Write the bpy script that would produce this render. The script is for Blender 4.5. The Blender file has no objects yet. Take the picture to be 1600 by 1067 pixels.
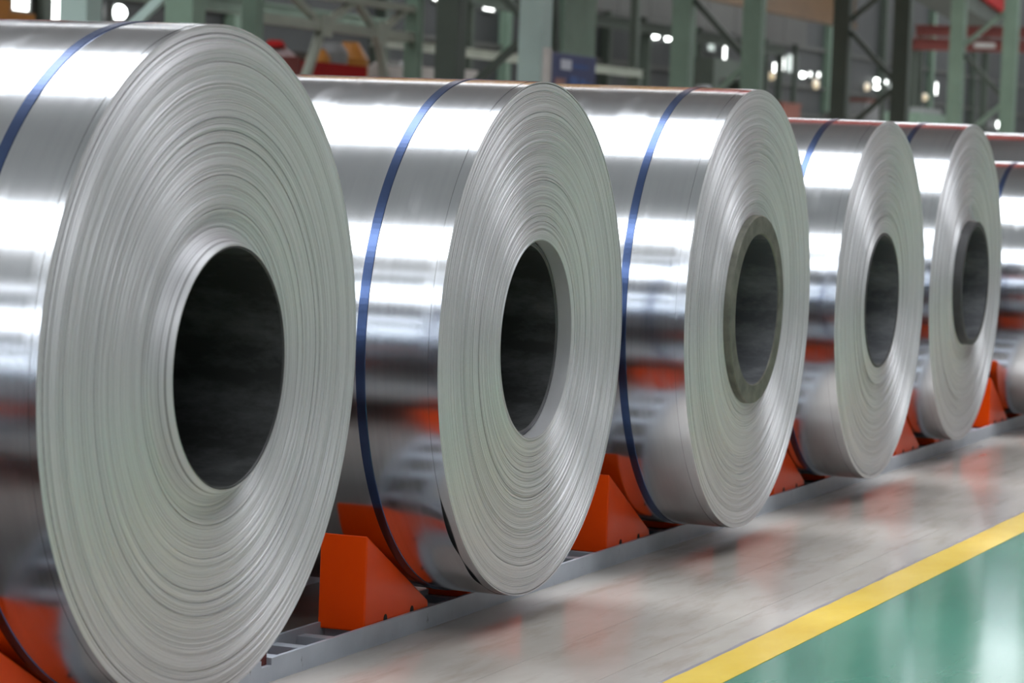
import bpy, bmesh, math, random
from mathutils import Vector, Matrix
PI = math.pi
S = bpy.context.scene
COL = S.collection

# ------------------------------------------------------------------ camera
cam_d = bpy.data.cameras.new('camera'); cam = bpy.data.objects.new('camera', cam_d); COL.objects.link(cam)
rgt = Vector((0.36398788, -0.93058051, 0.03915016)); up = Vector((0.0434811, 0.05896486, 0.99731266)); fwd = Vector((0.93038821, 0.36130743, -0.06192516))
M = Matrix((rgt, up, -fwd)).transposed().to_4x4(); M.translation = Vector((0, -3.362, 1.49686))
cam.matrix_world = M
cam_d.sensor_width = 36; cam_d.lens = 105.19
cam_d.clip_end = 600
cam_d.dof.use_dof = True; cam_d.dof.focus_distance = 9.2; cam_d.dof.aperture_fstop = 4.8
S.camera = cam
# ------------------------------------------------------------------ world, exposure
w = bpy.data.worlds.new('world'); S.world = w; w.use_nodes = True
w.node_tree.nodes['Background'].inputs[0].default_value = (0.8, 0.88, 1, 1)
w.node_tree.nodes['Background'].inputs[1].default_value = 0.3
vs = S.view_settings
vs.view_transform = 'Standard'; vs.look = 'None'; vs.gamma = 1; vs.use_curve_mapping = False; vs.exposure = 0.1
SKY_POWER = 6.2        # daylight coming through the roof panels
WINDOW_POWER = 6.0

# ------------------------------------------------------------------ materials
def newmat(name):
    m = bpy.data.materials.new(name); m.use_nodes = True
    nt = m.node_tree; return m, nt, nt.nodes['Principled BSDF']
def N(nt, t, **kw):
    n = nt.nodes.new(t)
    for k, v in kw.items(): setattr(n, k, v)
    return n
def noise(nt, scale=(1, 1, 1), s=5, detail=4, rough=.55, coord='Object'):
    tc = N(nt, 'ShaderNodeTexCoord'); mp = N(nt, 'ShaderNodeMapping'); mp.inputs['Scale'].default_value = scale
    nz = N(nt, 'ShaderNodeTexNoise'); nz.inputs['Scale'].default_value = s; nz.inputs['Detail'].default_value = detail; nz.inputs['Roughness'].default_value = rough
    nt.links.new(tc.outputs[coord], mp.inputs[0]); nt.links.new(mp.outputs[0], nz.inputs['Vector'])
    return nz.outputs[0]
def ramp(nt, src, stops):
    r = N(nt, 'ShaderNodeValToRGB'); e = r.color_ramp.elements
    while len(e) < len(stops): e.new(0.5)
    for el, (p, c) in zip(e, stops):
        el.position = p; el.color = (c, c, c, 1) if isinstance(c, (int, float)) else (*c, 1)
    nt.links.new(src, r.inputs[0]); return r.outputs[0]
def mixc(nt, fac, a, b, mode='MIX'):
    m = N(nt, 'ShaderNodeMix', data_type='RGBA', blend_type=mode)
    if isinstance(fac, (int, float)): m.inputs[0].default_value = fac
    else: nt.links.new(fac, m.inputs[0])
    for i, v in ((6, a), (7, b)):
        if isinstance(v, tuple): m.inputs[i].default_value = (*v, 1)
        else: nt.links.new(v, m.inputs[i])
    return m.outputs[2]
def bump(nt, b, h, strength=.2, dist=.01):
    n = N(nt, 'ShaderNodeBump'); n.inputs['Strength'].default_value = strength; n.inputs['Distance'].default_value = dist
    nt.links.new(h, n.inputs['Height']); nt.links.new(n.outputs[0], b.inputs['Normal']); return n
def paint(name, col, rough=.45, metal=0, var=.25, scale=6, coat=0, spec=.5, dark=None, bmp=0):
    m, nt, b = newmat(name)
    d = dark or tuple(c * (1 - var) for c in col)
    f = ramp(nt, noise(nt, s=scale), [(.3, 0.), (.7, 1.)])
    nt.links.new(mixc(nt, f, d, col), b.inputs['Base Color'])
    b.inputs['Roughness'].default_value = rough; b.inputs['Metallic'].default_value = metal
    b.inputs['Coat Weight'].default_value = coat; b.inputs['Coat Roughness'].default_value = .12
    b.inputs['Specular IOR Level'].default_value = spec
    if bmp: bump(nt, b, noise(nt, s=scale * 8), bmp, .003)
    return m
def emis(name, col, power):
    m, nt, b = newmat(name)
    b.inputs['Base Color'].default_value = (.8, .8, .8, 1)
    b.inputs['Emission Color'].default_value = (*col, 1); b.inputs['Emission Strength'].default_value = power
    return m

def mat_wrap():
    m, nt, b = newmat('mill_finish_steel')
    b.inputs['Metallic'].default_value = 1
    st = noise(nt, scale=(.25, 40, .25), s=3, detail=5)           # streaks that run round the coil
    sm = ramp(nt, noise(nt, scale=(1.2, 2.2, 1.2), s=2.6, detail=3), [(.58, 0.), (.66, 1.)])
    c = mixc(nt, st, (.69, .72, .755), (.82, .845, .875))
    nt.links.new(c, b.inputs['Base Color'])
    r = N(nt, 'ShaderNodeMapRange'); nt.links.new(st, r.inputs[0])
    r.inputs[3].default_value = .145; r.inputs[4].default_value = .18
    ad = N(nt, 'ShaderNodeMath', operation='MULTIPLY_ADD'); nt.links.new(sm, ad.inputs[0]); ad.inputs[1].default_value = .05
    nt.links.new(r.outputs[0], ad.inputs[2]); nt.links.new(ad.outputs[0], b.inputs['Roughness'])
    bump(nt, b, noise(nt, scale=(1, 1.6, 1), s=1.8, detail=1), .025, .03)
    return m
def mat_edge():
    m, nt, b = newmat('stacked_strip_edges')
    tc = N(nt, 'ShaderNodeTexCoord'); sp = N(nt, 'ShaderNodeSeparateXYZ'); nt.links.new(tc.outputs['Object'], sp.inputs[0])
    cx = N(nt, 'ShaderNodeCombineXYZ'); nt.links.new(sp.outputs[0], cx.inputs[0]); nt.links.new(sp.outputs[2], cx.inputs[1])
    ln = N(nt, 'ShaderNodeVectorMath', operation='LENGTH'); nt.links.new(cx.outputs[0], ln.inputs[0])
    nz = N(nt, 'ShaderNodeTexNoise', noise_dimensions='1D'); nz.inputs['Scale'].default_value = 150; nz.inputs['Detail'].default_value = 6; nz.inputs['Roughness'].default_value = .75
    nt.links.new(ln.outputs['Value'], nz.inputs['W'])
    c = mixc(nt, ramp(nt, nz.outputs[0], [(.3, 0.), (.7, 1.)]), (.63, .632, .65), (.85, .853, .875))
    n2 = N(nt, 'ShaderNodeTexNoise', noise_dimensions='1D'); n2.inputs['Scale'].default_value = 420; n2.inputs['Detail'].default_value = 2
    nt.links.new(ln.outputs['Value'], n2.inputs['W'])
    c = mixc(nt, ramp(nt, n2.outputs[0], [(.30, .8), (.42, 0.)]), c, (.34, .34, .35))
    nt.links.new(c, b.inputs['Base Color'])
    b.inputs['Metallic'].default_value = .74; b.inputs['Roughness'].default_value = .53
    b.inputs['Anisotropic'].default_value = .6; b.inputs['Anisotropic Rotation'].default_value = .25
    tg = N(nt, 'ShaderNodeTangent', direction_type='RADIAL', axis='Y'); nt.links.new(tg.outputs[0], b.inputs['Tangent'])
    bump(nt, b, nz.outputs[0], .38, .002)
    return m
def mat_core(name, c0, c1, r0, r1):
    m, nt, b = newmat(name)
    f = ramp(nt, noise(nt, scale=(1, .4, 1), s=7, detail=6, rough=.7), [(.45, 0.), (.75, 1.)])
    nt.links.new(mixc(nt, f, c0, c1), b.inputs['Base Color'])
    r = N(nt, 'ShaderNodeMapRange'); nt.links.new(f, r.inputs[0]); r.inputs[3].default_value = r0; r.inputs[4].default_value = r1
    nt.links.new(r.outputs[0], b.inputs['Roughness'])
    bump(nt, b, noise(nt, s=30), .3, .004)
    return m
def mat_concrete():
    m, nt, b = newmat('polished_concrete')
    n1 = noise(nt, scale=(.35, 1, 1), s=1.6, detail=6, rough=.6); n2 = noise(nt, scale=(.35, 2.2, 1), s=4, detail=6, rough=.65)
    c = mixc(nt, ramp(nt, n1, [(.35, 0.), (.65, 1.)]), (.47, .435, .40), (.60, .57, .535))
    c = mixc(nt, ramp(nt, n2, [(.34, .55), (.50, 0.)]), c, (.37, .315, .275))
    nt.links.new(c, b.inputs['Base Color'])
    r = N(nt, 'ShaderNodeMapRange'); nt.links.new(n1, r.inputs[0]); r.inputs[3].default_value = .09; r.inputs[4].default_value = .17
    nt.links.new(r.outputs[0], b.inputs['Roughness'])
    bump(nt, b, noise(nt, scale=(.5, 1, 1), s=2.5, detail=2), .03, .02)
    return m
def mat_green_floor():
    m, nt, b = newmat('green_epoxy')
    n1 = noise(nt, scale=(.3, 1, 1), s=2, detail=6); n2 = noise(nt, scale=(.15, 2.5, 1), s=6, detail=6, rough=.7)
    c = mixc(nt, ramp(nt, n1, [(.3, 0.), (.7, 1.)]), (.065, .25, .175), (.10, .31, .23))
    c = mixc(nt, ramp(nt, n2, [(.60, 0.), (.72, 1.)]), c, (.17, .37, .29))
    nt.links.new(c, b.inputs['Base Color'])
    b.inputs['Roughness'].default_value = .14; b.inputs['Specular IOR Level'].default_value = .34
    bump(nt, b, noise(nt, scale=(.5, 1.5, 1), s=4, detail=2), .05, .015)
    return m
def mat_yellow():
    m, nt, b = newmat('worn_yellow_line_paint')
    n1 = noise(nt, scale=(.5, 1, 1), s=4, detail=6)
    c = mixc(nt, ramp(nt, n1, [(.3, 0.), (.7, 1.)]), (.80, .54, .045), (.92, .68, .11))
    sc = ramp(nt, noise(nt, scale=(1, 3, 1), s=7, detail=8, rough=.75), [(.29, 1.), (.32, 0.)])
    c = mixc(nt, sc, c, (.34, .27, .14))
    nt.links.new(c, b.inputs['Base Color']); b.inputs['Roughness'].default_value = .25
    return m
def mat_rail():
    m, nt, b = newmat('blue_grey_rail_paint')
    n1 = noise(nt, s=5); c = mixc(nt, ramp(nt, n1, [(.3, 0.), (.7, 1.)]), (.44, .49, .56), (.55, .60, .67))
    sc = ramp(nt, noise(nt, scale=(4, 4, 1.4), s=9, detail=8, rough=.8), [(.33, 1.), (.38, 0.)])
    c = mixc(nt, sc, c, (.06, .065, .075))
    nt.links.new(c, b.inputs['Base Color']); b.inputs['Roughness'].default_value = .4
    return m
def mat_orange():
    m, nt, b = newmat('orange_saddle_paint')
    n1 = noise(nt, s=3); c = mixc(nt, ramp(nt, n1, [(.3, 0.), (.7, 1.)]), (.86, .064, .0), (.95, .086, .002))
    sc = ramp(nt, noise(nt, s=14, detail=8, rough=.8), [(.24, 1.), (.29, 0.)])
    c = mixc(nt, sc, c, (.25, .05, .02))
    nt.links.new(c, b.inputs['Base Color']); b.inputs['Roughness'].default_value = .32; b.inputs['Specular IOR Level'].default_value = .22
    return m
MT = dict(
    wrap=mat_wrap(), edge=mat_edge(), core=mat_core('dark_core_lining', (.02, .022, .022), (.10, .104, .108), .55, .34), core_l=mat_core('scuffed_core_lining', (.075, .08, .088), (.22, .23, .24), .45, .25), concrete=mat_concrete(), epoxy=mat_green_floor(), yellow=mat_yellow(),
    rail=mat_rail(), orange=mat_orange(),
    bore=paint('bright_bore_steel', (.66, .67, .69), .42, .55, .15, 3),
    olive=paint('olive_grey_sleeve', (.20, .20, .165), .5, .35, .5, 16, bmp=.5),
    charcoal=paint('charcoal_sleeve', (.085, .085, .09), .5, .3, .3, 10),
    gap=paint('dark_gap', (.03, .03, .03), .7),
    strap=paint('blue_strap_paint', (.085, .13, .27), .24, .95, .2, 12),
    sealm=paint('brass_seal', (.45, .30, .10), .4, .8),
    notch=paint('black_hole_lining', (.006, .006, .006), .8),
    shim=paint('dark_red_shim', (.10, .012, .010), .5),
    fringe=paint('grey_primer', (.33, .32, .36), .4, scale=9),
    lead=paint('joint_filler', (.2, .19, .18), .7), concrete_shade=paint('shade_toned_concrete', (.17, .157, .143), .4, var=.35, scale=2), crane_red=paint('crane_red_paint', (.72, .13, .10), .6, scale=1), crane_yel=paint('crane_ochre_paint', (.78, .42, .13), .6, scale=1),
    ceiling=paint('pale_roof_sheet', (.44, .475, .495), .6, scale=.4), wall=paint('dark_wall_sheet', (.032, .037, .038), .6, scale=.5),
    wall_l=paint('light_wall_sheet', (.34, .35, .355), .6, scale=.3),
    col=paint('green_column_paint', (.175, .265, .20), .5, scale=1.5), col_l=paint('pale_green_column_paint', (.40, .53, .49), .5, scale=.8),
    col_d=paint('dark_green_steel', (.055, .075, .058), .6, scale=1),
    truss=paint('grey_green_truss_paint', (.36, .40, .33), .55, scale=2), red=paint('red_machine_paint', (.42, .014, .014), .7, scale=1, spec=.15),
    redb=paint('brick_red_girder_paint', (.19, .036, .026), .5, scale=1), yel=paint('ochre_girder_paint', (.15, .085, .035), .5, scale=1),
    orn=paint('orange_machine_paint', (.50, .20, .03), .5, scale=2), grey=paint('grey_machine_paint', (.25, .26, .26), .5, scale=2),
    panel=paint('grey_cladding', (.085, .09, .082), .6, scale=.6), pale=paint('off_white_cover', (.52, .50, .47), .6, scale=3),
    pink=paint('pale_pink_cover', (.45, .36, .36), .6, scale=3), navy=paint('navy_sign_face', (.014, .026, .135), .35, scale=1.2),
    blue=paint('sky_blue_print', (.03, .10, .33), .4), peach=paint('peach_print', (.30, .14, .12), .4), white=paint('white_print', (.62, .66, .75), .4),
    frame=paint('window_frame_grey', (.20, .22, .21), .5), brown=paint('red_brown_crate', (.22, .07, .045), .6, scale=3),
    sky=emis('daylight_roof_panel', (.95, .97, 1), SKY_POWER), win=emis('lit_window_pane', (.97, 1, .97), WINDOW_POWER), lamp=emis('lamp_glass', (.95, 1, .97), 10),
    dim=emis('dim_window_pane', (.75, .95, .87), .5), amber=emis('amber_lamp', (1, .72, .25), .45),
)
# ------------------------------------------------------------------ mesh helpers
class MB:
    def __init__(s): s.v = []; s.f = []; s.m = []; s.sm = []
    def quad(s, pts, mi=0):
        k = len(s.v); s.v += [tuple(p) for p in pts]; s.f.append(tuple(range(k, k + len(pts)))); s.m.append(mi); s.sm.append(False)
    def hexa(s, p, mi=0):          # eight corners, bottom ring then top ring
        k = len(s.v); s.v += [tuple(q) for q in p]
        for f in ((3, 2, 1, 0), (4, 5, 6, 7), (0, 1, 5, 4), (1, 2, 6, 5), (2, 3, 7, 6), (3, 0, 4, 7)):
            s.f.append(tuple(k + i for i in f)); s.m.append(mi); s.sm.append(False)
    def box(s, x0, x1, y0, y1, z0, z1, mi=0):
        s.hexa([(x0, y0, z0), (x1, y0, z0), (x1, y1, z0), (x0, y1, z0), (x0, y0, z1), (x1, y0, z1), (x1, y1, z1), (x0, y1, z1)], mi)
    def bar(s, a, b, wd, dp, mi=0, ref=(0, 1, 0)):
        a, b = Vector(a), Vector(b); d = (b - a).normalized(); u = d.cross(Vector(ref)).normalized() * wd / 2; v = d.cross(u).normalized() * dp / 2
        s.hexa([a - u - v, a + u - v, a + u + v, a - u + v, b - u - v, b + u - v, b + u + v, b - u + v], mi)
    def strip(s, prof, n, mi=0, smooth=True, rf=None, close=False):   # revolve an (r, y) profile about Y; vertices shared along the profile
        k = len(s.v); L = len(prof)
        for j in range(n):
            a = 2 * PI * j / n; ca, sa = math.cos(a), math.sin(a)
            for r, y in prof:
                rr = r + (rf(a, y) if rf else 0); s.v.append((rr * ca, y, rr * sa))
        for j in range(n):
            o, q = k + j * L, k + ((j + 1) % n) * L
            for i in range(L - 1):
                s.f.append((o + i, q + i, q + i + 1, o + i + 1)); s.m.append(mi); s.sm.append(smooth)
    def cyl(s, c, r, z0, z1, n=16, mi=0, r1=None):
        r1 = r if r1 is None else r1
        A = [(c[0] + r * math.cos(2 * PI * i / n), c[1] + r * math.sin(2 * PI * i / n), z0) for i in range(n)]
        B = [(c[0] + r1 * math.cos(2 * PI * i / n), c[1] + r1 * math.sin(2 * PI * i / n), z1) for i in range(n)]
        k = len(s.v); s.v += A + B
        for i in range(n):
            j = (i + 1) % n; s.f.append((k + i, k + j, k + n + j, k + n + i)); s.m.append(mi); s.sm.append(True)
        s.quad(A[::-1], mi); s.quad(B, mi)
    def mesh(s, name, mats, bevel=0, recalc=False):
        me = bpy.data.meshes.new(name); me.from_pydata(s.v, [], s.f)
        for m in (mats if isinstance(mats, (list, tuple)) else [mats]): me.materials.append(m)
        me.polygons.foreach_set('material_index', s.m); me.polygons.foreach_set('use_smooth', s.sm)
        if bevel or recalc:
            bm = bmesh.new(); bm.from_mesh(me)
            if bevel:
                bmesh.ops.remove_doubles(bm, verts=bm.verts, dist=1e-6)
                bmesh.ops.bevel(bm, geom=[e for e in bm.edges if len(e.link_faces) == 2 and e.calc_face_angle(0) > .3], offset=bevel, segments=2, affect='EDGES', profile=.5)
            bmesh.ops.recalc_face_normals(bm, faces=bm.faces); bm.to_mesh(me); bm.free()
        me.update(); return me
def link(name, me, parent=None, loc=None):
    o = bpy.data.objects.new(name, me); COL.objects.link(o)
    if parent: o.parent = parent
    if loc: o.location = loc
    return o
def build(name, mb, mat, parent=None, loc=None, bevel=0, recalc=True): return link(name, mb.mesh(name, mat, bevel, recalc), parent, loc)
def tag(o, label, cat, group=None):
    o['label'] = label; o['category'] = cat
    if group: o['group'] = group
    return o
def thing(name, label, cat, loc=(0, 0, 0), group=None):
    o = bpy.data.objects.new(name, None); COL.objects.link(o); o.location = loc; o.empty_display_size = .2
    return tag(o, label, cat, group)
def struct(name, mb, mat, parent=None, **k):
    o = build(name, mb, mat, parent, **k)
    if not parent: o['kind'] = 'structure'
    return o
def B1(*a):
    m = MB(); m.box(*a); return m

# ------------------------------------------------------------------ the hall
X0, X1, YR, YL, ZC = -62, 232, -24, 36, 16.4
YS = -13.0     # near end of the roof lights
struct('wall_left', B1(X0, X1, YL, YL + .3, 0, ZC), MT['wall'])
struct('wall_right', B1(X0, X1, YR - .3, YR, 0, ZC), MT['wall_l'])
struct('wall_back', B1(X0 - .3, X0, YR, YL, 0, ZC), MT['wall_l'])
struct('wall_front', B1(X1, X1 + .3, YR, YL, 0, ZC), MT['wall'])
struct('ceiling', B1(X0, X1, YR, YL, ZC, ZC + .3), MT['ceiling'])
# daylight strips across the roof (seen as the white bands on the steel)
SKY = [(-50.9, 3.3), (-29.5, 3.3), (-8.1, 3.0), (13.3, 3.6), (42.5, 1.0), (66, 3), (91, 3.4), (116, 3), (141, 3), (166, 3), (191, 3), (216, 3)]
nwin = 0
for cx, hw in SKY:
    nwin += 1
    fr = MB()
    for x in (cx - hw - .08, cx + hw): fr.box(x, x + .08, YS, YL - 1.5, ZC - .16, ZC)
    for y in (YS - .08, YL - 1.5): fr.box(cx - hw, cx + hw, y, y + .08, ZC - .16, ZC)
    f = struct('window_%d' % nwin, fr, MT['frame'])
    build('pane', B1(cx - hw, cx + hw, YS, YL - 1.5, ZC - .06, ZC - .02), MT['sky'], f)
# floor: a sub-base with concrete slabs on it, joints recessed
fl = struct('floor', B1(X0, X1, YR, YL, -.3, -.012), MT['lead'])
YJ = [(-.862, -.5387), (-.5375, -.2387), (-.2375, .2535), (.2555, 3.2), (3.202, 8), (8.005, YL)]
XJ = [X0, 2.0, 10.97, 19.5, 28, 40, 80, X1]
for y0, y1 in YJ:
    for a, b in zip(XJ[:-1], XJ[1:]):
        build('concrete_slab', B1(a + .001, b - .001, y0, y1, -.012, 0), MT['concrete'] if y0 < .2 or y0 > 8 else MT['concrete_shade'], fl)  # slabs under and behind the coils: shade put into a darker colour
build('concrete_slab', B1(X0, X1, YR, -.864, -.012, -.0015), MT['concrete'], fl)
walk = tag(build('painted_walkway', B1(X0, X1, -2.5, -.861, -.0015, .0005), MT['epoxy']), 'glossy green painted walkway at the lower right, beyond the yellow line', 'walkway')
random.seed(4)
def ragged(y0, y1, z0, z1, amp0, amp1, x0, x1, step):
    m = MB(); xs = [x0 + i * step for i in range(int((x1 - x0) / step) + 1)]
    e = [(x, y0 + random.uniform(-amp0, amp0), y1 + random.uniform(-amp1, amp1)) for x in xs]
    for (xa, a0, a1), (xb, b0, b1) in zip(e[:-1], e[1:]):
        m.quad([(xa, a0, z1), (xb, b0, z1), (xb, b1, z1), (xa, a1, z1)])
        m.quad([(xa, a0, z0), (xb, b0, z0), (xb, b0, z1), (xa, a0, z1)]); m.quad([(xa, a1, z0), (xb, b1, z0), (xb, b1, z1), (xa, a1, z1)])
    return m
ln = thing('lane_line', 'long yellow painted line dividing bare concrete from green walkway', 'floor marking', (12, -.785, 0))
build('yellow_stripe', ragged(-.862 + .785, -.712 + .785, 0, .0022, .0006, .0025, -16, 60, .12), MT['yellow'], ln)
o = build('primer_edge', ragged(-.716 + .785, -.697 + .785, 0, .0010, .001, .006, -16, 60, .09), MT['fringe'], ln); o['label'] = 'thin ragged grey edge beside the yellow paint'

# ------------------------------------------------------------------ coil bed: grating rail and saddles
RY, RZ, XS0, P, HS, WS, E = .2417, .0666, 8.1863, 2.17895, .3402, .5029, .65871
XR0, XR1 = 2.2, 27.0
def coil_rail(y0, y1, label):
    r = thing('grating_rail', label, 'rail', ((XR0 + XR1) / 2, (y0 + y1) / 2, 0), 'grating rails under the coils')
    cx, cy = (XR0 + XR1) / 2, (y0 + y1) / 2
    for y, nm in ((y0, 'side_bar'), (y1 - .012, 'side_bar')):
        m = MB()
        if y == y0 and y0 < .5:      # a notch is cut into the near bar under the first coil
            m.box(XR0 - cx, 7.452 - cx, y - cy, y + .012 - cy, 0, RZ); m.box(7.452 - cx, 7.517 - cx, y - cy, y + .012 - cy, 0, .047); m.box(7.517 - cx, XR1 - cx, y - cy, y + .012 - cy, 0, RZ)
        else: m.box(XR0 - cx, XR1 - cx, y - cy, y + .012 - cy, 0, RZ)
        build(nm, m, MT['rail'], r)
    me = None; x = 7.655 - .1945 * 27
    while x < XR1 - .1:
        if me is None: me = B1(-.027, .027, y0 + .012 - cy, y1 - .012 - cy, .012, .047).mesh('cross_bar', MT['rail'], .002)
        link('cross_bar', me, r, (x - cx, 0, 0)); x += .1945
    return r
coil_rail(RY, .412, 'blue grey grating rail along the front of the orange saddles')
coil_rail(.95, 1.12, 'rear grating rail hidden behind the front one under the coils')
def notched_wedge(sgn, depth):
    # profile in XZ with small half-round holes at the foot of the slope
    prof = [(0, .048), (0, HS), (WS - .0135, RZ + .019), (WS - .0105, RZ + .013), (WS - .0105, .048)]
    m = MB(); n = len(prof)
    A = [(sgn * x, 0, z) for x, z in prof]; Bk = [(sgn * x, depth, z) for x, z in prof]
    m.quad(A); m.quad(Bk[::-1])
    for i in range(n): m.quad([A[i], Bk[i], Bk[(i + 1) % n], A[(i + 1) % n]])
    return m.mesh('wedge_block', MT['orange'], .005)
WM = {(s): notched_wedge(s, .155) for s in (1, -1)}
def half_disc():
    m = MB(); pts = [(.013 * math.cos(PI * i / 8), .018 * math.sin(PI * i / 8)) for i in range(9)]
    for a, b in zip(pts[:-1], pts[1:]): m.quad([(0, 0, 0), (a[0], 0, a[1]), (b[0], 0, b[1])]); m.quad([(a[0], 0, a[1]), (b[0], 0, b[1]), (b[0], .02, b[1]), (a[0], .02, a[1])])
    m.quad([(p[0], -.0006, p[1]) for p in pts]); return m.mesh('drain_notch', MT['notch'])
HM = half_disc()
ORD = ['first', 'second', 'third', 'fourth', 'fifth', 'sixth', 'seventh']
SAD = {1: 'orange saddle wedge at the bottom left corner, cut by the frame edge', 2: 'large orange saddle wedge between the nearest coil and the second coil',
       3: 'orange saddle wedge between the second coil and the third coil', 4: 'orange saddle wedge between the third coil and the fourth coil',
       5: 'orange saddle wedge between the fourth coil and the fifth coil', 6: 'rightmost visible orange saddle wedge, between the fifth coil and the cropped coil',
       7: 'orange saddle wedge behind the coil cropped by the right frame edge'}
def saddle(x, y, sgn, label, grp):
    t = thing('coil_saddle', label, 'saddle', (x, y, .048), grp)
    o = link('wedge_block', WM[sgn], t, (0, 0, -.048))
    for dx in (.155, .36): link('drain_notch', HM, o, (sgn * dx, -.001, RZ + .0))
    return t
def rest_z(R): return HS + (R - E * math.sin(ANG)) / math.cos(ANG)
ANG = math.atan2(HS - RZ - .012, WS)
ACT = {1: (6.6634, .9435), 2: (8.846, .9203), 3: (11.024, .9454), 4: (13.203, .9103), 5: (15.382, .9291)}
RAD = {1: .85, 2: .8137, 3: .8414, 4: .8089, 5: .823}
for i in range(0, 8):
    xs = XS0 + P * (i - 2)
    lab = SAD.get(i, 'orange saddle wedge outside the frame past the coil row')
    cx, cz = ACT.get(i, (xs + E, None)); g = 0 if cz is None else (cz - rest_z(RAD[i])) * math.cos(ANG)     # wedges stand where they just touch the coil
    sl, sr = min(0, ((cx - xs - E) * math.sin(ANG) + g) / math.sin(ANG)) - .006, -min(0, (-(cx - xs - E) * math.sin(ANG) + g) / math.sin(ANG)) + .006
    x0_ = xs; xs = x0_ + sl; rx = x0_ + 2 * E + sr
    saddle(xs, RY + .0135, 1, lab, 'orange saddles facing the next coil')
    saddle(rx, RY + .0135, -1, 'orange saddle wedge hidden behind the face of the %s' % (ORD[i - 1] + ' coil' if 1 <= i <= 7 else 'coil outside the frame'), 'orange saddles behind the coil faces')
    saddle(xs, .953, 1, 'rear orange saddle wedge deep under the back end of the %s' % (ORD[i - 1] + ' coil' if 1 <= i <= 7 else 'coil outside the frame'), 'rear orange saddles')
    saddle(rx, .953, -1, 'rear orange saddle wedge, far side, under the %s' % (ORD[i - 1] + ' coil' if 1 <= i <= 7 else 'coil outside the frame'), 'rear far orange saddles')
tag(build('shim_plate', B1(7.40, 7.515, RY + .014, RY + .05, .047, .085), MT['shim'], bevel=.002), 'small dark red block in the rail notch under the nearest coil', 'block')

# ------------------------------------------------------------------ the coils
def make_coil(idx, x, z, y, R, r, yaw, core, strap_y, label, seed, W=1.22, dish=None, lift=None, rings=210, seg=160, seal=None, edge_back=.035):
    rnd = random.Random(seed)
    t = thing('steel_coil', label, 'steel coil', (x, y, z - R), 'steel coils standing in a row')
    t.rotation_euler = (0, 0, yaw)
    ctr = (0, 0, R); RI = R - .0010
    # outermost wrap
    ys = [edge_back, edge_back + .008, edge_back + .02, edge_back + .035, edge_back + .055, edge_back + .08, edge_back + .12, .25, .5, .8, W]
    m = MB(); m.strip([(R, q) for q in ys], 288, 0, True, lift)
    m.strip([(RI, edge_back), (R, edge_back)], 288, 1, False, lift)
    m.strip([(RI + .0003, q) for q in ys[::-1]], 288, 1, True, lift)
    m.strip([(R, W), (RI, W)], 96, 0, False)
    build('outer_wrap', m, [MT['wrap'], MT['gap']], t, ctr, recalc=False)
    # stacked strip edges: every ring steps in or out a little
    m = MB(); th = (RI - r) / rings; pts = []; off = 0; walk = 0
    for k in range(rings):
        q = k / (rings - 1); rad = r + k * th
        walk = walk * .93 + rnd.gauss(0, .00045)
        jit = rnd.gauss(0, .00035)
        if rnd.random() < .09: jit += rnd.choice((-1, 1)) * rnd.uniform(.0008, .0022)
        if rnd.random() < .035: jit += rnd.uniform(.003, .007)
        d = dish(q, rad) if dish else 0
        yy = walk + jit + d
        if k >= rings - 2: yy = d
        tl = rnd.gauss(0, .00025)
        pts += [(rad + th * .04, yy + tl), (rad + th * .96, yy - tl)]
    pts[0] = (r, pts[0][1]); pts[-1] = (RI, pts[-1][1])
    m.strip(pts, seg, 0, False)
    m.strip([(RI, pts[-1][1]), (RI, edge_back + .3)], 288, 1, True)
    m.strip([(r, W), (r, .6), (r, .2), (r, pts[0][1])], 128, 2, True)
    m.strip([(RI, W), (r, W)], 128, 0, False)
    o = build('wound_edges', m, [MT['edge'], MT['wrap'], MT['bore']], t, ctr, recalc=False); o['kind'] = 'stuff'
    # core sleeve
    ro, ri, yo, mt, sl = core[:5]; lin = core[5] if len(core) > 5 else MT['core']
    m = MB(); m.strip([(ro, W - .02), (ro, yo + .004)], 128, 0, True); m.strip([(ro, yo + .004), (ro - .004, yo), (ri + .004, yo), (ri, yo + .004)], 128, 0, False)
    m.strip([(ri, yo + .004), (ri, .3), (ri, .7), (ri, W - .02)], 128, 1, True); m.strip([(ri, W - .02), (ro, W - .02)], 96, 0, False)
    o = build('core_sleeve', m, [mt, lin], t, ctr, recalc=False); o['label'] = sl
    # strap
    hw = .0155
    m = MB(); m.strip([(R + .0003, strap_y - hw), (R + .0022, strap_y - hw + .0012), (R + .0022, strap_y + hw - .0012), (R + .0003, strap_y + hw)], 288, 0, False)
    s = build('strap', m, MT['strap'], t, ctr, recalc=False); s['label'] = 'narrow blue steel strap'
    if seal is not None:
        m = MB(); a = seal
        for da in (-.03, -.01, .01):
            p0 = [(rr * math.cos(a + da + d2), yy, rr * math.sin(a + da + d2)) for rr in (R + .002, R + .0048) for d2, yy in ((0, strap_y - hw - .003), (.019, strap_y - hw - .003), (.019, strap_y + hw + .003), (0, strap_y + hw + .003))]
            m.hexa(p0)
        build('strap_seal', m, MT['sealm'], s, (0, 0, 0))
    return t
def ss(a, b, v):
    v = min(1, max(0, (v - a) / (b - a))); return v * v * (3 - 2 * v)
def dish1(q, rad):     # the inner wraps stand out, the outermost ones fall back
    return -.034 * (1 - ss(0, .045, q)) + .010 * math.exp(-((q - .085) / .035) ** 2) + .016 * ss(.88, 1, q)
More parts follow.
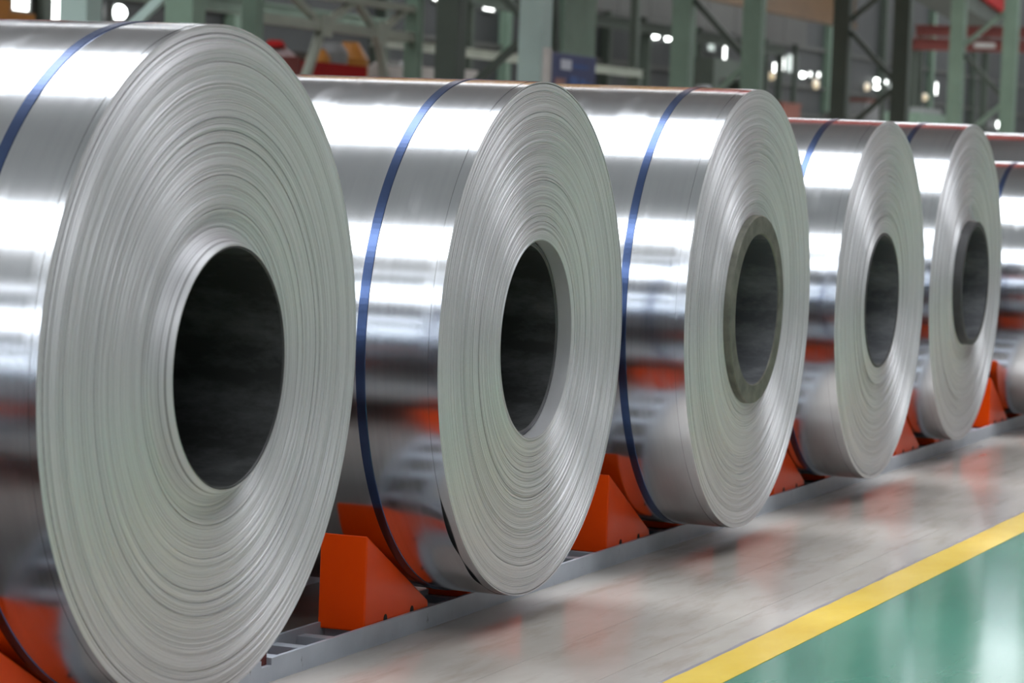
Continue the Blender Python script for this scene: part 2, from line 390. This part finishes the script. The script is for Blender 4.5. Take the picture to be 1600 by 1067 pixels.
def lift2(a, y):       # the loose outermost wrap gapes at the lower left
    a = (a - PI) % (2 * PI)
    def bumpf(c, wd): return max(0, 1 - ((a - c) / wd) ** 2) ** 1.5
    return (.013 * bumpf(.74, .17) + .006 * bumpf(1.06, .12)) * max(0, 1 - max(0, y - .03) / .11) ** 2
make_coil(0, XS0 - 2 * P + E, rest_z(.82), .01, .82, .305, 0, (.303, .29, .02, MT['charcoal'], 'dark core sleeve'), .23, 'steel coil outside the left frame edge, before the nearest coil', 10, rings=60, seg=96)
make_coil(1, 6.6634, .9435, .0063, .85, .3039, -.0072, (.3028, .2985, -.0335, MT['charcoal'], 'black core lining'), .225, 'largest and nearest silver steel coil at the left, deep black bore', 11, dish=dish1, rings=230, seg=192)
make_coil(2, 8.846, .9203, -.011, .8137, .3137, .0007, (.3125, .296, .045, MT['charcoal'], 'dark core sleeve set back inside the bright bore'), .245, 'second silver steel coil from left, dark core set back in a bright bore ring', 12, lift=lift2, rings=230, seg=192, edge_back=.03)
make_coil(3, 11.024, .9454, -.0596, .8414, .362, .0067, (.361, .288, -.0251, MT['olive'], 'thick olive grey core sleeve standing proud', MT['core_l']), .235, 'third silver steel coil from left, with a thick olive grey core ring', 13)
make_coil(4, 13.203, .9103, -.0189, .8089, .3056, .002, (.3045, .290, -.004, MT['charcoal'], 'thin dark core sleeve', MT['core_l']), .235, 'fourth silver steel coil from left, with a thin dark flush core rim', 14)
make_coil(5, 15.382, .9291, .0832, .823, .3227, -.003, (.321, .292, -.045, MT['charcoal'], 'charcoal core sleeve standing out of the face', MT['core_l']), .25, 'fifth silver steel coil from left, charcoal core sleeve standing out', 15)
make_coil(6, XS0 + 4 * P + E, rest_z(.742), .02, .742, .305, 0, (.303, .29, .0, MT['charcoal'], 'dark core sleeve'), .28, 'silver steel coil cropped by the right frame edge, behind the fifth coil', 16, rings=80, seg=96)
make_coil(7, XS0 + 5 * P + E, rest_z(.835), .02, .835, .305, 0, (.303, .29, .0, MT['charcoal'], 'dark core sleeve'), .25, 'steel coil at right edge whose top shows above the cropped coil', 17, rings=60, seg=96)

# ------------------------------------------------------------------ lattice columns
def lattice_column(X, label, mat0, mat1, wide=.34):
    t = thing('lattice_column', label, 'column', (X, 12.65, 0), 'green lattice columns behind the coils')
    def chord(y, mt, wx):
        m = MB(); h = .17
        m.box(-wx / 2, wx / 2, y - h, y - h + .03, 0, 6.4); m.box(-wx / 2, wx / 2, y + h - .03, y + h, 0, 6.4); m.box(-.03, .03, y - h + .03, y + h - .03, 0, 6.4)
        m.box(-wx / 2 , -wx / 2 + .02, y - h + .03, y + h - .03, 0, 6.4)
        build('chord', m, mt, t)
    chord(-.65, mat0, wide); chord(.65, mat1, .34)
    zs = [(.65, 2.2 - 2.3), (-.65, 1.0), (.65, 2.2), (-.65, 3.3), (.65, 4.5), (-.65, 5.55)]
    me = {}
    for (ya, za), (yb, zb) in zip(zs[:-1], zs[1:]):
        m = MB(); sg = 1 if yb > ya else -1
        za_ = max(za, .05)
        m.bar((0, ya + sg * .17, za_ + .12), (0, yb - sg * .17, zb - .12), .10, .10, ref=(1, 0, 0)); build('brace', m, MT['col_d'] if sg > 0 else mat1, t)
    m = B1(-.3, .3, -.9, 2.1, 6.4, 6.5); build('cap_plate', m, mat1, t)
    build('base_plate', B1(-.3, .3, -.9, .9, 0, .04), mat1, t)
    return t
for X, lb, a, b, wd in ((29.3, 'green lattice column at top left, behind the nearest coil', 'col', 'col_l', .30), (40.0, 'pale green lattice column behind the second coil, beside the blue sign', 'col_l', 'col_d', .42),
                    (50.7, 'green lattice column above the third coil', 'col', 'col', .28), (61.4, 'dark green lattice column above the gap between third and fourth coil', 'col_d', 'col_d', .34),
                    (72.1, 'green lattice column at top right, beside the green box', 'col', 'col', .34), (18.6, 'green lattice column outside the frame at left', 'col', 'col', .34)):
    lattice_column(X, lb, MT[a], MT[b], wd)
# runway beams and travelling cranes overhead (they show as the red and ochre line along the coil tops)
for y, lb in ((12.65, 'red crane runway beam on top of the lattice columns'), (-22.6, 'red crane runway beam along the right wall'), (14.4, 'red crane runway beam of the far aisle, beside the lattice columns'), (34.9, 'red crane runway beam along the left wall')):
    m = MB(); m.box(0, 62, y - .35, y + .35, 6.5, 6.56); m.box(0, 62, y - .35, y + .35, 7.1, 7.16); m.box(0, 62, y - .05, y + .05, 6.56, 7.1)
    tag(build('runway_beam', m, MT['redb'], loc=(12, 0, 0)), lb, 'beam')
for k in range(6):
    build_l = tag(build('wall_bracket', B1(18.4 + k * 10.7, 18.9 + k * 10.7, 34.5, 36, 6.1, 6.5), MT['col']), 'green bracket %s along the left wall under the runway beam' % ('nearest', 'second', 'third', 'fourth', 'fifth', 'farthest')[k], 'bracket', 'runway brackets')
    tag(build('wall_bracket', B1(18.4 + k * 10.7, 18.9 + k * 10.7, -24, -22.2, 6.1, 6.5), MT['col']), 'green bracket %s along the right wall under the runway beam' % ('nearest', 'second', 'third', 'fourth', 'fifth', 'farthest')[k], 'bracket', 'runway brackets')
def crane(X, ya, yb, label):
    yc, h = (ya + yb) / 2, (yb - ya) / 2; sec = 2 * h / 7
    t = thing('overhead_crane', label, 'crane', (X, yc, 7.18), 'overhead cranes')
    for dx in (-1.3, 1.0):
        for k in range(7):
            y0 = -h + k * sec
            m = MB(); m.box(dx - .3, dx + .3, y0, y0 + sec, .5, 4.4); o = build('girder_section', m, MT['crane_red'] if k % 3 else MT['crane_yel'], t)
            if k % 3 == 0: o['label'] = 'ochre painted girder section'
    for y in (-h, h):
        build('end_carriage', B1(-2.2, 2.0, y - .3, y + .3, 0.12, .9), MT['red'], t)
        for wx in (-1.7, 1.5):
            m = MB(); m.strip([(0, -.06), (.2, -.06), (.2, .06), (0, .06)], 20, 0, False); build('wheel', m, MT['grey'], t, (wx, y, .2))
    build('trolley', B1(-1.4, 1.1, -3, -.5, 4.4, 5.2), MT['yel'], t)
crane(34, -22.6, 12.65, 'red and ochre overhead travelling crane above the frame, over the coil aisle'); crane(56, 14.4, 34.9, 'red and ochre overhead travelling crane above the frame, over the far aisle')

# ------------------------------------------------------------------ far background
def wall_window(x0, x1, z0, z1, mt='win'):
    global nwin; nwin += 1
    m = MB(); f = .06
    for a in ((x0 - f, x0, z0 - f, z1 + f), (x1, x1 + f, z0 - f, z1 + f), (x0, x1, z0 - f, z0), (x0, x1, z1, z1 + f)): m.box(a[0], a[1], YL - .12, YL, a[2], a[3])
    o = struct('window_%d' % nwin, m, MT['frame']); build('pane', B1(x0, x1, YL - .07, YL - .03, z0, z1), MT[mt], o)
for a in ((65.61, 66.42, 4.67, 6.0), (67.28, 67.96, 4.40, 6.2), (92.56, 93.55, 6.60, 7.4), (97.07, 98.15, 6.54, 7.6), (125.15, 125.6, 5.85, 6.6), (132.85, 133.35, 5.82, 6.22), (134.3, 134.7, 5.95, 6.55),
          (138.95, 139.4, 5.85, 6.05), (140.45, 140.9, 5.88, 6.08), (158.9, 159.3, 5.8, 5.98), (163.2, 163.7, 5.82, 6.15), (164.9, 165.4, 5.85, 6.5)): wall_window(*a)
for a in ((135.1, 136.9, 5.93, 6.71), (143.3, 144.2, 6.07, 6.8), (154.5, 155.3, 5.76, 6.1), (122.9, 123.9, 6.35, 6.7)): wall_window(*a, mt='dim')
nt_ = 0
for z in (2.6, 3.9, 5.25, 7.1):
    nt_ += 1; struct('trim_%d' % nt_, B1(X0, X1, YL - .16, YL, z, z + .14), MT['panel'])
for k in range(18):
    nt_ += 1; x = 24 + k * 10.7; struct('trim_%d' % nt_, B1(x, x + .4, YL - .34, YL - .0, 0, ZC), MT['col' if k % 2 else 'col_d'])
def wall_lamp(X, Y, z, r, label, amber=False, grp='bright round lamps on the far wall'):
    t = thing('wall_lamp', label, 'lamp', (X, Y, z), grp)
    m = MB(); m.box(-r * 1.1, r * 1.1, .1, .22, -r * 1.1, r * 1.1); build('lamp_housing', m, MT['frame'], t)
    m = MB(); m.strip([(0.001, -.12), (r * .6, -.1), (r * .9, -.03), (r, .1)], 20, 0, True); build('lamp_glass', m, MT['amber' if amber else 'lamp'], t)
for X, z, r, lb in ((70.98, 4.90, .2, 'bright round lamp at top left above the nearest coil'), (115.6, 6.58, .13, 'left one of the two round lamps above the third coil'), (117.2, 6.58, .13, 'right one of the two round lamps above the third coil'),
                    (137.5, 5.85, .12, 'small round lamp left of the paired windows above the third coil edge'), (151.4, 6.1, .11, 'upper round lamp of three right of the dark column'), (151.5, 5.76, .09, 'lower faint round lamp of three right of the dark column'),
                    (153.1, 6.1, .1, 'right round lamp of three right of the dark column'), (181.6, 4.55, .2, 'lone white lamp low at the top right, above the fifth coil')):
    wall_lamp(X, 35.78, z, r, lb)
for X, z, r, lb in ((121.2, 5.75, .2, 'amber lamp left of the tall white window above the third coil'), (123.3, 5.78, .22, 'amber lamp just left of the foot of the tall white window'), (124.6, 5.6, .2, 'amber lamp at the foot of the tall white window'),
                (132.4, 5.6, .18, 'amber lamp below the left one of the paired windows right of the third coil top'), (139.9, 5.5, .25, 'amber lamp below the pair of small windows left of the dark column'), (143.8, 5.75, .35, 'amber lamp below the dim window at the edge of the dark column'),
                (149.6, 5.72, .2, 'amber lamp just right of the dark column'), (156.3, 5.72, .22, 'amber lamp left of the second dark column chord'), (162.2, 5.6, .2, 'amber lamp below the last pair of white windows at right')):
    wall_lamp(X, 35.78, z, r, lb, True, 'amber lamps on the far wall')

def beam(name, label, cat, x0, x1, y0, y1, z0, z1, mt, parts=True):   # I-section beam along X with posts down to the floor at both ends
    t = thing(name, label, cat, ((x0 + x1) / 2, (y0 + y1) / 2, 0)); cx, cy = (x0 + x1) / 2, (y0 + y1) / 2; h = (z1 - z0) * .16
    m = MB(); m.box(x0 - cx, x1 - cx, y0 - cy, y1 - cy, z0, z0 + h); m.box(x0 - cx, x1 - cx, y0 - cy, y1 - cy, z1 - h, z1); m.box(x0 - cx, x1 - cx, -(y1 - y0) * .3, (y1 - y0) * .3, z0 + h, z1 - h)
    build('girder', m, MT[mt], t)
    n = max(2, int((x1 - x0) / 9))
    for k in range(n):
        X = x0 + .3 + (x1 - x0 - .6) * k / (n - 1)
        build('post', B1(X - cx - .12, X - cx + .12, -.12, .12, 0, z0), MT['col_d'], t)
    return t
beam('crane_girder', 'ochre girder crossing the top of the frame above the third and fourth coils', 'girder', 88, 114, 27, 27.5, 6.95, 8.3, 'yel')
def cross_girder(label, X, y0, y1, z0, z1, mt):          # plate girder running across the hall on two posts
    t = thing('cross_girder', label, 'girder', (X, (y0 + y1) / 2, 0)); h = (y1 - y0) / 2; e = (z1 - z0) * .14
    m = MB(); m.box(-.2, .2, -h, h, z0, z0 + e); m.box(-.2, .2, -h, h, z1 - e, z1); m.box(-.04, .04, -h, h, z0 + e, z1 - e)
    build('girder', m, MT[mt], t)
    for k in range(5): build('stiffener', B1(-.18, -.04, -h + .1 + k * (2 * h - .25) / 4, -h + .15 + k * (2 * h - .25) / 4, z0 + e, z1 - e), MT[mt], t)
    for y in (-h + .2, h - .2): build('post', B1(-.12, .12, y - .12, y + .12, 0, z0), MT['col_d'], t)
    return t
t = cross_girder('lower, brighter brick red girder across the top right', 110, 15, 23.9, 6.03, 6.46, 'redb')
build('name_plate', B1(-.21, -.2, -.05 + 1.2, 1.2 + .75, 6.16, 6.34), MT['pale'], t)
cross_girder('upper, darker red girder across the top right, above the brighter one', 113, 15, 24.4, 6.7, 7.1, 'redb')
t = thing('cladding_panel', 'grey cladding band on the far wall above the row of small windows', 'wall panel', (117, 33.2, 0))
for k in range(8): build('panel', B1(-17 + k * 3.6, -17 + k * 3.6 + 3.55, 0, .12, 6.85, 8.3), MT['panel'], t)
for k in range(5): build('post', B1(-16.9 + k * 6.9, -16.7 + k * 6.9, .12, .32, 0, 8.3), MT['col_d'], t)
# red hoist housing at the top right
t = thing('red_hoist', 'bright red hoist housing at the very top right of the frame', 'hoist', (124, 24, 0))
m = MB(); m.hexa([(-5.2, 0, 9.1), (4.9, 0, 8.2), (4.9, 2, 8.2), (-5.2, 2, 9.1), (-5.2, 0, 11.5), (4.9, 0, 11.5), (4.9, 2, 11.5), (-5.2, 2, 11.5)]); build('housing', m, MT['red'], t)
m = MB(); m.hexa([(-11, .2, 8.7), (4.9, .2, 7.6), (4.9, 1.8, 7.6), (-11, 1.8, 8.7), (-11, .2, 9.7), (4.9, .2, 8.2), (4.9, 1.8, 8.2), (-11, 1.8, 9.7)]); build('underframe', m, MT['col_d'], t)
for x in (-10, 4.2): build('post', B1(x, x + .3, .9, 1.2, 0, 8.6), MT['col_d'], t)
# truss bridge at the left
t = thing('truss_bridge', 'grey green truss frame above the gap between the first two coils', 'truss', (46.6, 18, 0))
for z0, z1, nm in ((3.46, 3.62, 'lower_chord'), (3.98, 4.10, 'upper_chord')):
    build(nm, B1(-3.6, 3.0, -.08, .08, z0, z1), MT['truss'], t)
for (xa, za), (xb, zb) in (((-.95, 3.54), (-2.3, 4.04)), ((-.95, 3.54), (.4, 4.04)), ((1.35, 3.50), (.4, 4.04)), ((1.35, 3.5), (2.6, 4.04))):
    m = MB(); m.bar((xa, 0, za), (xb, 0, zb), .11, .10); build('web_bar', m, MT['truss'], t)
for (xa, xb, z0) in ((-.95, -1.75, 2.3), (1.35, 1.95, 2.3)):
    m = MB(); m.bar((xa, 0, 3.5), (xb, 0, z0), .15, .12); build('strut', m, MT['truss'], t)
for x in (-.95, 1.35): build('gusset', B1(x - .2, x + .2, -.11, -.08, 3.36, 3.72), MT['truss'], t)
for x in (-3.55, 2.95): build('post', B1(x - .13, x + .13, -.13, .13, 0, 6.2), MT['col'], t)
beam('platform_beam', 'dark green horizontal beam behind the truss at top left', 'beam', 40, 62, 24, 24.3, 4.15, 4.45, 'col')
# machines and stores in the background at left
def machine(name, label, cat, x, y, z0, parts):
    t = thing(name, label, cat, (x, y, 0))
    for nm, kind, a, mt in parts:
        m = MB()
        if kind == 'b': m.box(*a)
        elif kind == 'c': m.cyl((a[0], a[1]), a[2], a[3], a[4], 20, 0, a[5] if len(a) > 5 else None)
        build(nm, m, MT[mt], t)
    return t
machine('red_machine_bed', 'long red machine bed just above the second coil at left', 'machine', 46.6, 18.2, 0, [('bed', 'b', (-1.4, 1.4, 0, .9, 2.3, 2.95), 'red'), ('end_plate', 'b', (-1.46, -1.4, -.05, .95, 2.25, 3.0), 'redb'),
        ('leg', 'b', (-1.3, -.9, .1, .8, 0, 2.3), 'grey'), ('leg', 'b', (.9, 1.3, .1, .8, 0, 2.3), 'grey')])
machine('orange_valve', 'smaller ochre orange machine part left of the grey cylinder', 'machine', 50.45, 20, 0, [('body', 'c', (0, .3, .24, 0, 3.15), 'orn'), ('cap', 'c', (0, .3, .24, 3.15, 3.33, .12), 'orn')])
machine('grey_tank', 'grey cylinder standing between two ochre orange machine parts', 'tank', 51.06, 20, 0, [('body', 'c', (0, .3, .3, 0, 3.3), 'grey'), ('dome', 'c', (0, .3, .3, 3.3, 3.47, .18), 'grey')])
machine('orange_mast', 'larger ochre orange machine part right of the grey cylinder', 'machine', 51.87, 20, 0, [('foot', 'c', (0, .3, .36, 0, 3.2), 'orn'), ('cone', 'c', (0, .3, .36, 3.2, 3.52, .16), 'orn')])
machine('covered_stack', 'pale pink covered stack behind the edge of the nearest coil', 'stack', 47.1, 19.2, 0, [('cover', 'c', (0, .3, .42, 0, 3.05, .36), 'pink'), ('top', 'c', (0, .3, .36, 3.05, 3.22, .12), 'pink'), ('red_band', 'c', (-.12, .3, .2, 3.22, 3.33, .12), 'red')])
for x, z, lb in ((53.4, 3.13, 'white bundle left of the pale green truss post'), (54.9, 3.18, 'white bundle right of the truss post, beside the dark column'), (57.25, 3.22, 'white bundle between the dark and the pale green column chord')):
    machine('white_bundle', lb, 'bundle', x, 20, 0, [('bundle', 'b', (-.36, .36, 0, .7, 2.3, z), 'pale'), ('knot', 'c', (0, .35, .2, z, z + .07, .12), 'pale'), ('stand', 'b', (-.3, .3, .05, .65, 0, 2.3), 'grey')])
machine('orange_loader', 'ochre orange machine top at the upper left frame corner', 'machine', 38.9, 20, 0, [('cab', 'b', (-1.2, .1, 0, 1, 2.2, 3.52), 'orn'), ('arm', 'b', (.1, 1.15, .2, .8, 2.6, 3.36), 'orn'), ('base', 'b', (-1.1, 1.0, .1, .9, 0, 2.2), 'grey')])
machine('green_cabinet', 'green box with a grey lid above the gap between fourth and fifth coils', 'cabinet', 98.8, 20, 0, [('body', 'b', (-2.6, 2.6, 0, 1.2, 0, 3.42), 'col'), ('lid', 'b', (-1.4, 1.2, .2, 1.0, 3.42, 3.62), 'grey')])
machine('brown_crate', 'red brown crate behind the upper edge of the third coil', 'crate', 87.95, 22, 0, [('crate', 'b', (-1.0, 1.0, 0, 1, 2.0, 3.36), 'brown'), ('rim', 'b', (-1.05, 1.05, -.03, 1.03, 3.36, 3.42), 'brown'), ('pallet', 'b', (-1, 1, 0, 1, 0, 2), 'grey')])
machine('pale_hood', 'small pale grey hood above the red brown crate', 'hood', 86.95, 24.2, 0, [('hood', 'c', (0, .3, .5, 3.25, 3.85, .2), 'grey'), ('stem', 'c', (0, .3, .15, 0, 3.2), 'grey')])
t = machine('plate_column', 'wide flat green column right of the pale green one, behind the blue sign', 'column', 52.75, 16, 0, [('flange', 'b', (-.85, .85, 0, .05, 0, 4.9), 'col'), ('web', 'b', (-.05, .05, .05, .5, 0, 4.9), 'col'), ('flange', 'b', (-.85, .85, .5, .55, 0, 4.9), 'col')])
m = MB(); m.bar((41.2, 12.2, 4.6), (41.0, 12.0, 2.2), .07, .07); tag(build('brace_rod', m, MT['col_d']), 'thin dark slanting rod just right of the pale green column', 'rod')
beam('platform_beam', 'grey green beam and posts between the plate column and the third coil column', 'beam', 57, 74, 22, 22.2, 3.66, 3.85, 'truss')
beam('platform_beam', 'dark roof edge beam above the far windows at top centre', 'beam', 84, 118, 31, 31.3, 6.0, 6.35, 'col_d')
# blue sign on a post
t = thing('blue_sign', 'navy blue sign board with white logo beside the pale green column', 'sign', (38.9, 11, 0))
build('board', B1(-.86, .92, 0, .04, 1.6, 2.92), MT['navy'], t, bevel=.004)
build('post', B1(-1.06, -.92, -.03, .05, 0, 2.97), MT['pale'], t)
m = MB(); m.box(-.50, -.08, -.008, 0, 2.70, 2.84); build('logo', m, MT['white'], t, bevel=.002)
m = MB()
for k in range(7): m.box(-.02 + k * .09, .04 + k * .09, -.006, 0, 2.74 - (k % 2) * .01, 2.79)
build('lettering', m, MT['blue'], t)
m = MB(); m.box(-.70, -.30, -.006, 0, 2.38, 2.58); build('picture', m, MT['peach'], t)
m = MB(); m.box(-.1, .2, -.006, 0, 2.38, 2.62); m.box(.3, .5, -.006, 0, 2.38, 2.60); m.box(.56, .7, -.006, 0, 2.38, 2.55); build('picture', m, MT['blue'], t)
# stores standing further back between the columns
machine('control_cabinet', 'dark grey cabinet row above the third coil, left of its column', 'cabinet', 66, 26, 0, [('door', 'b', (-3.2 + k * 1.5, -1.75 + k * 1.5, 0, .8, .1, 3.7), 'grey' if k % 2 else 'panel') for k in range(4)] + [('plinth', 'b', (-3.3, 2.9, 0, .9, 0, .1), 'col_d')])
machine('roll_stand', 'dark green machine stand right of the third coil column', 'machine', 92, 25, 0, [('frame', 'b', (-2.5, -1.9, 0, .9, 0, 4.2), 'col_d'), ('frame', 'b', (1.9, 2.5, 0, .9, 0, 4.2), 'col_d'), ('cross_head', 'b', (-2.5, 2.5, 0, .9, 4.2, 4.8), 'col_d'), ('roll', 'b', (-1.9, 1.9, .2, .7, 2.9, 3.4), 'grey')])
machine('stacked_crates', 'dull grey stacked boxes above the fourth coil, between two dark column chords', 'stack', 112, 26, 0, [('box', 'b', (-2.4, 0, 0, 1, 0, 3.6), 'panel'), ('box', 'b', (.1, 2.2, 0, 1, 0, 4.1), 'grey'), ('lid', 'b', (.0, 2.3, -.05, 1.05, 4.1, 4.2), 'brown')])
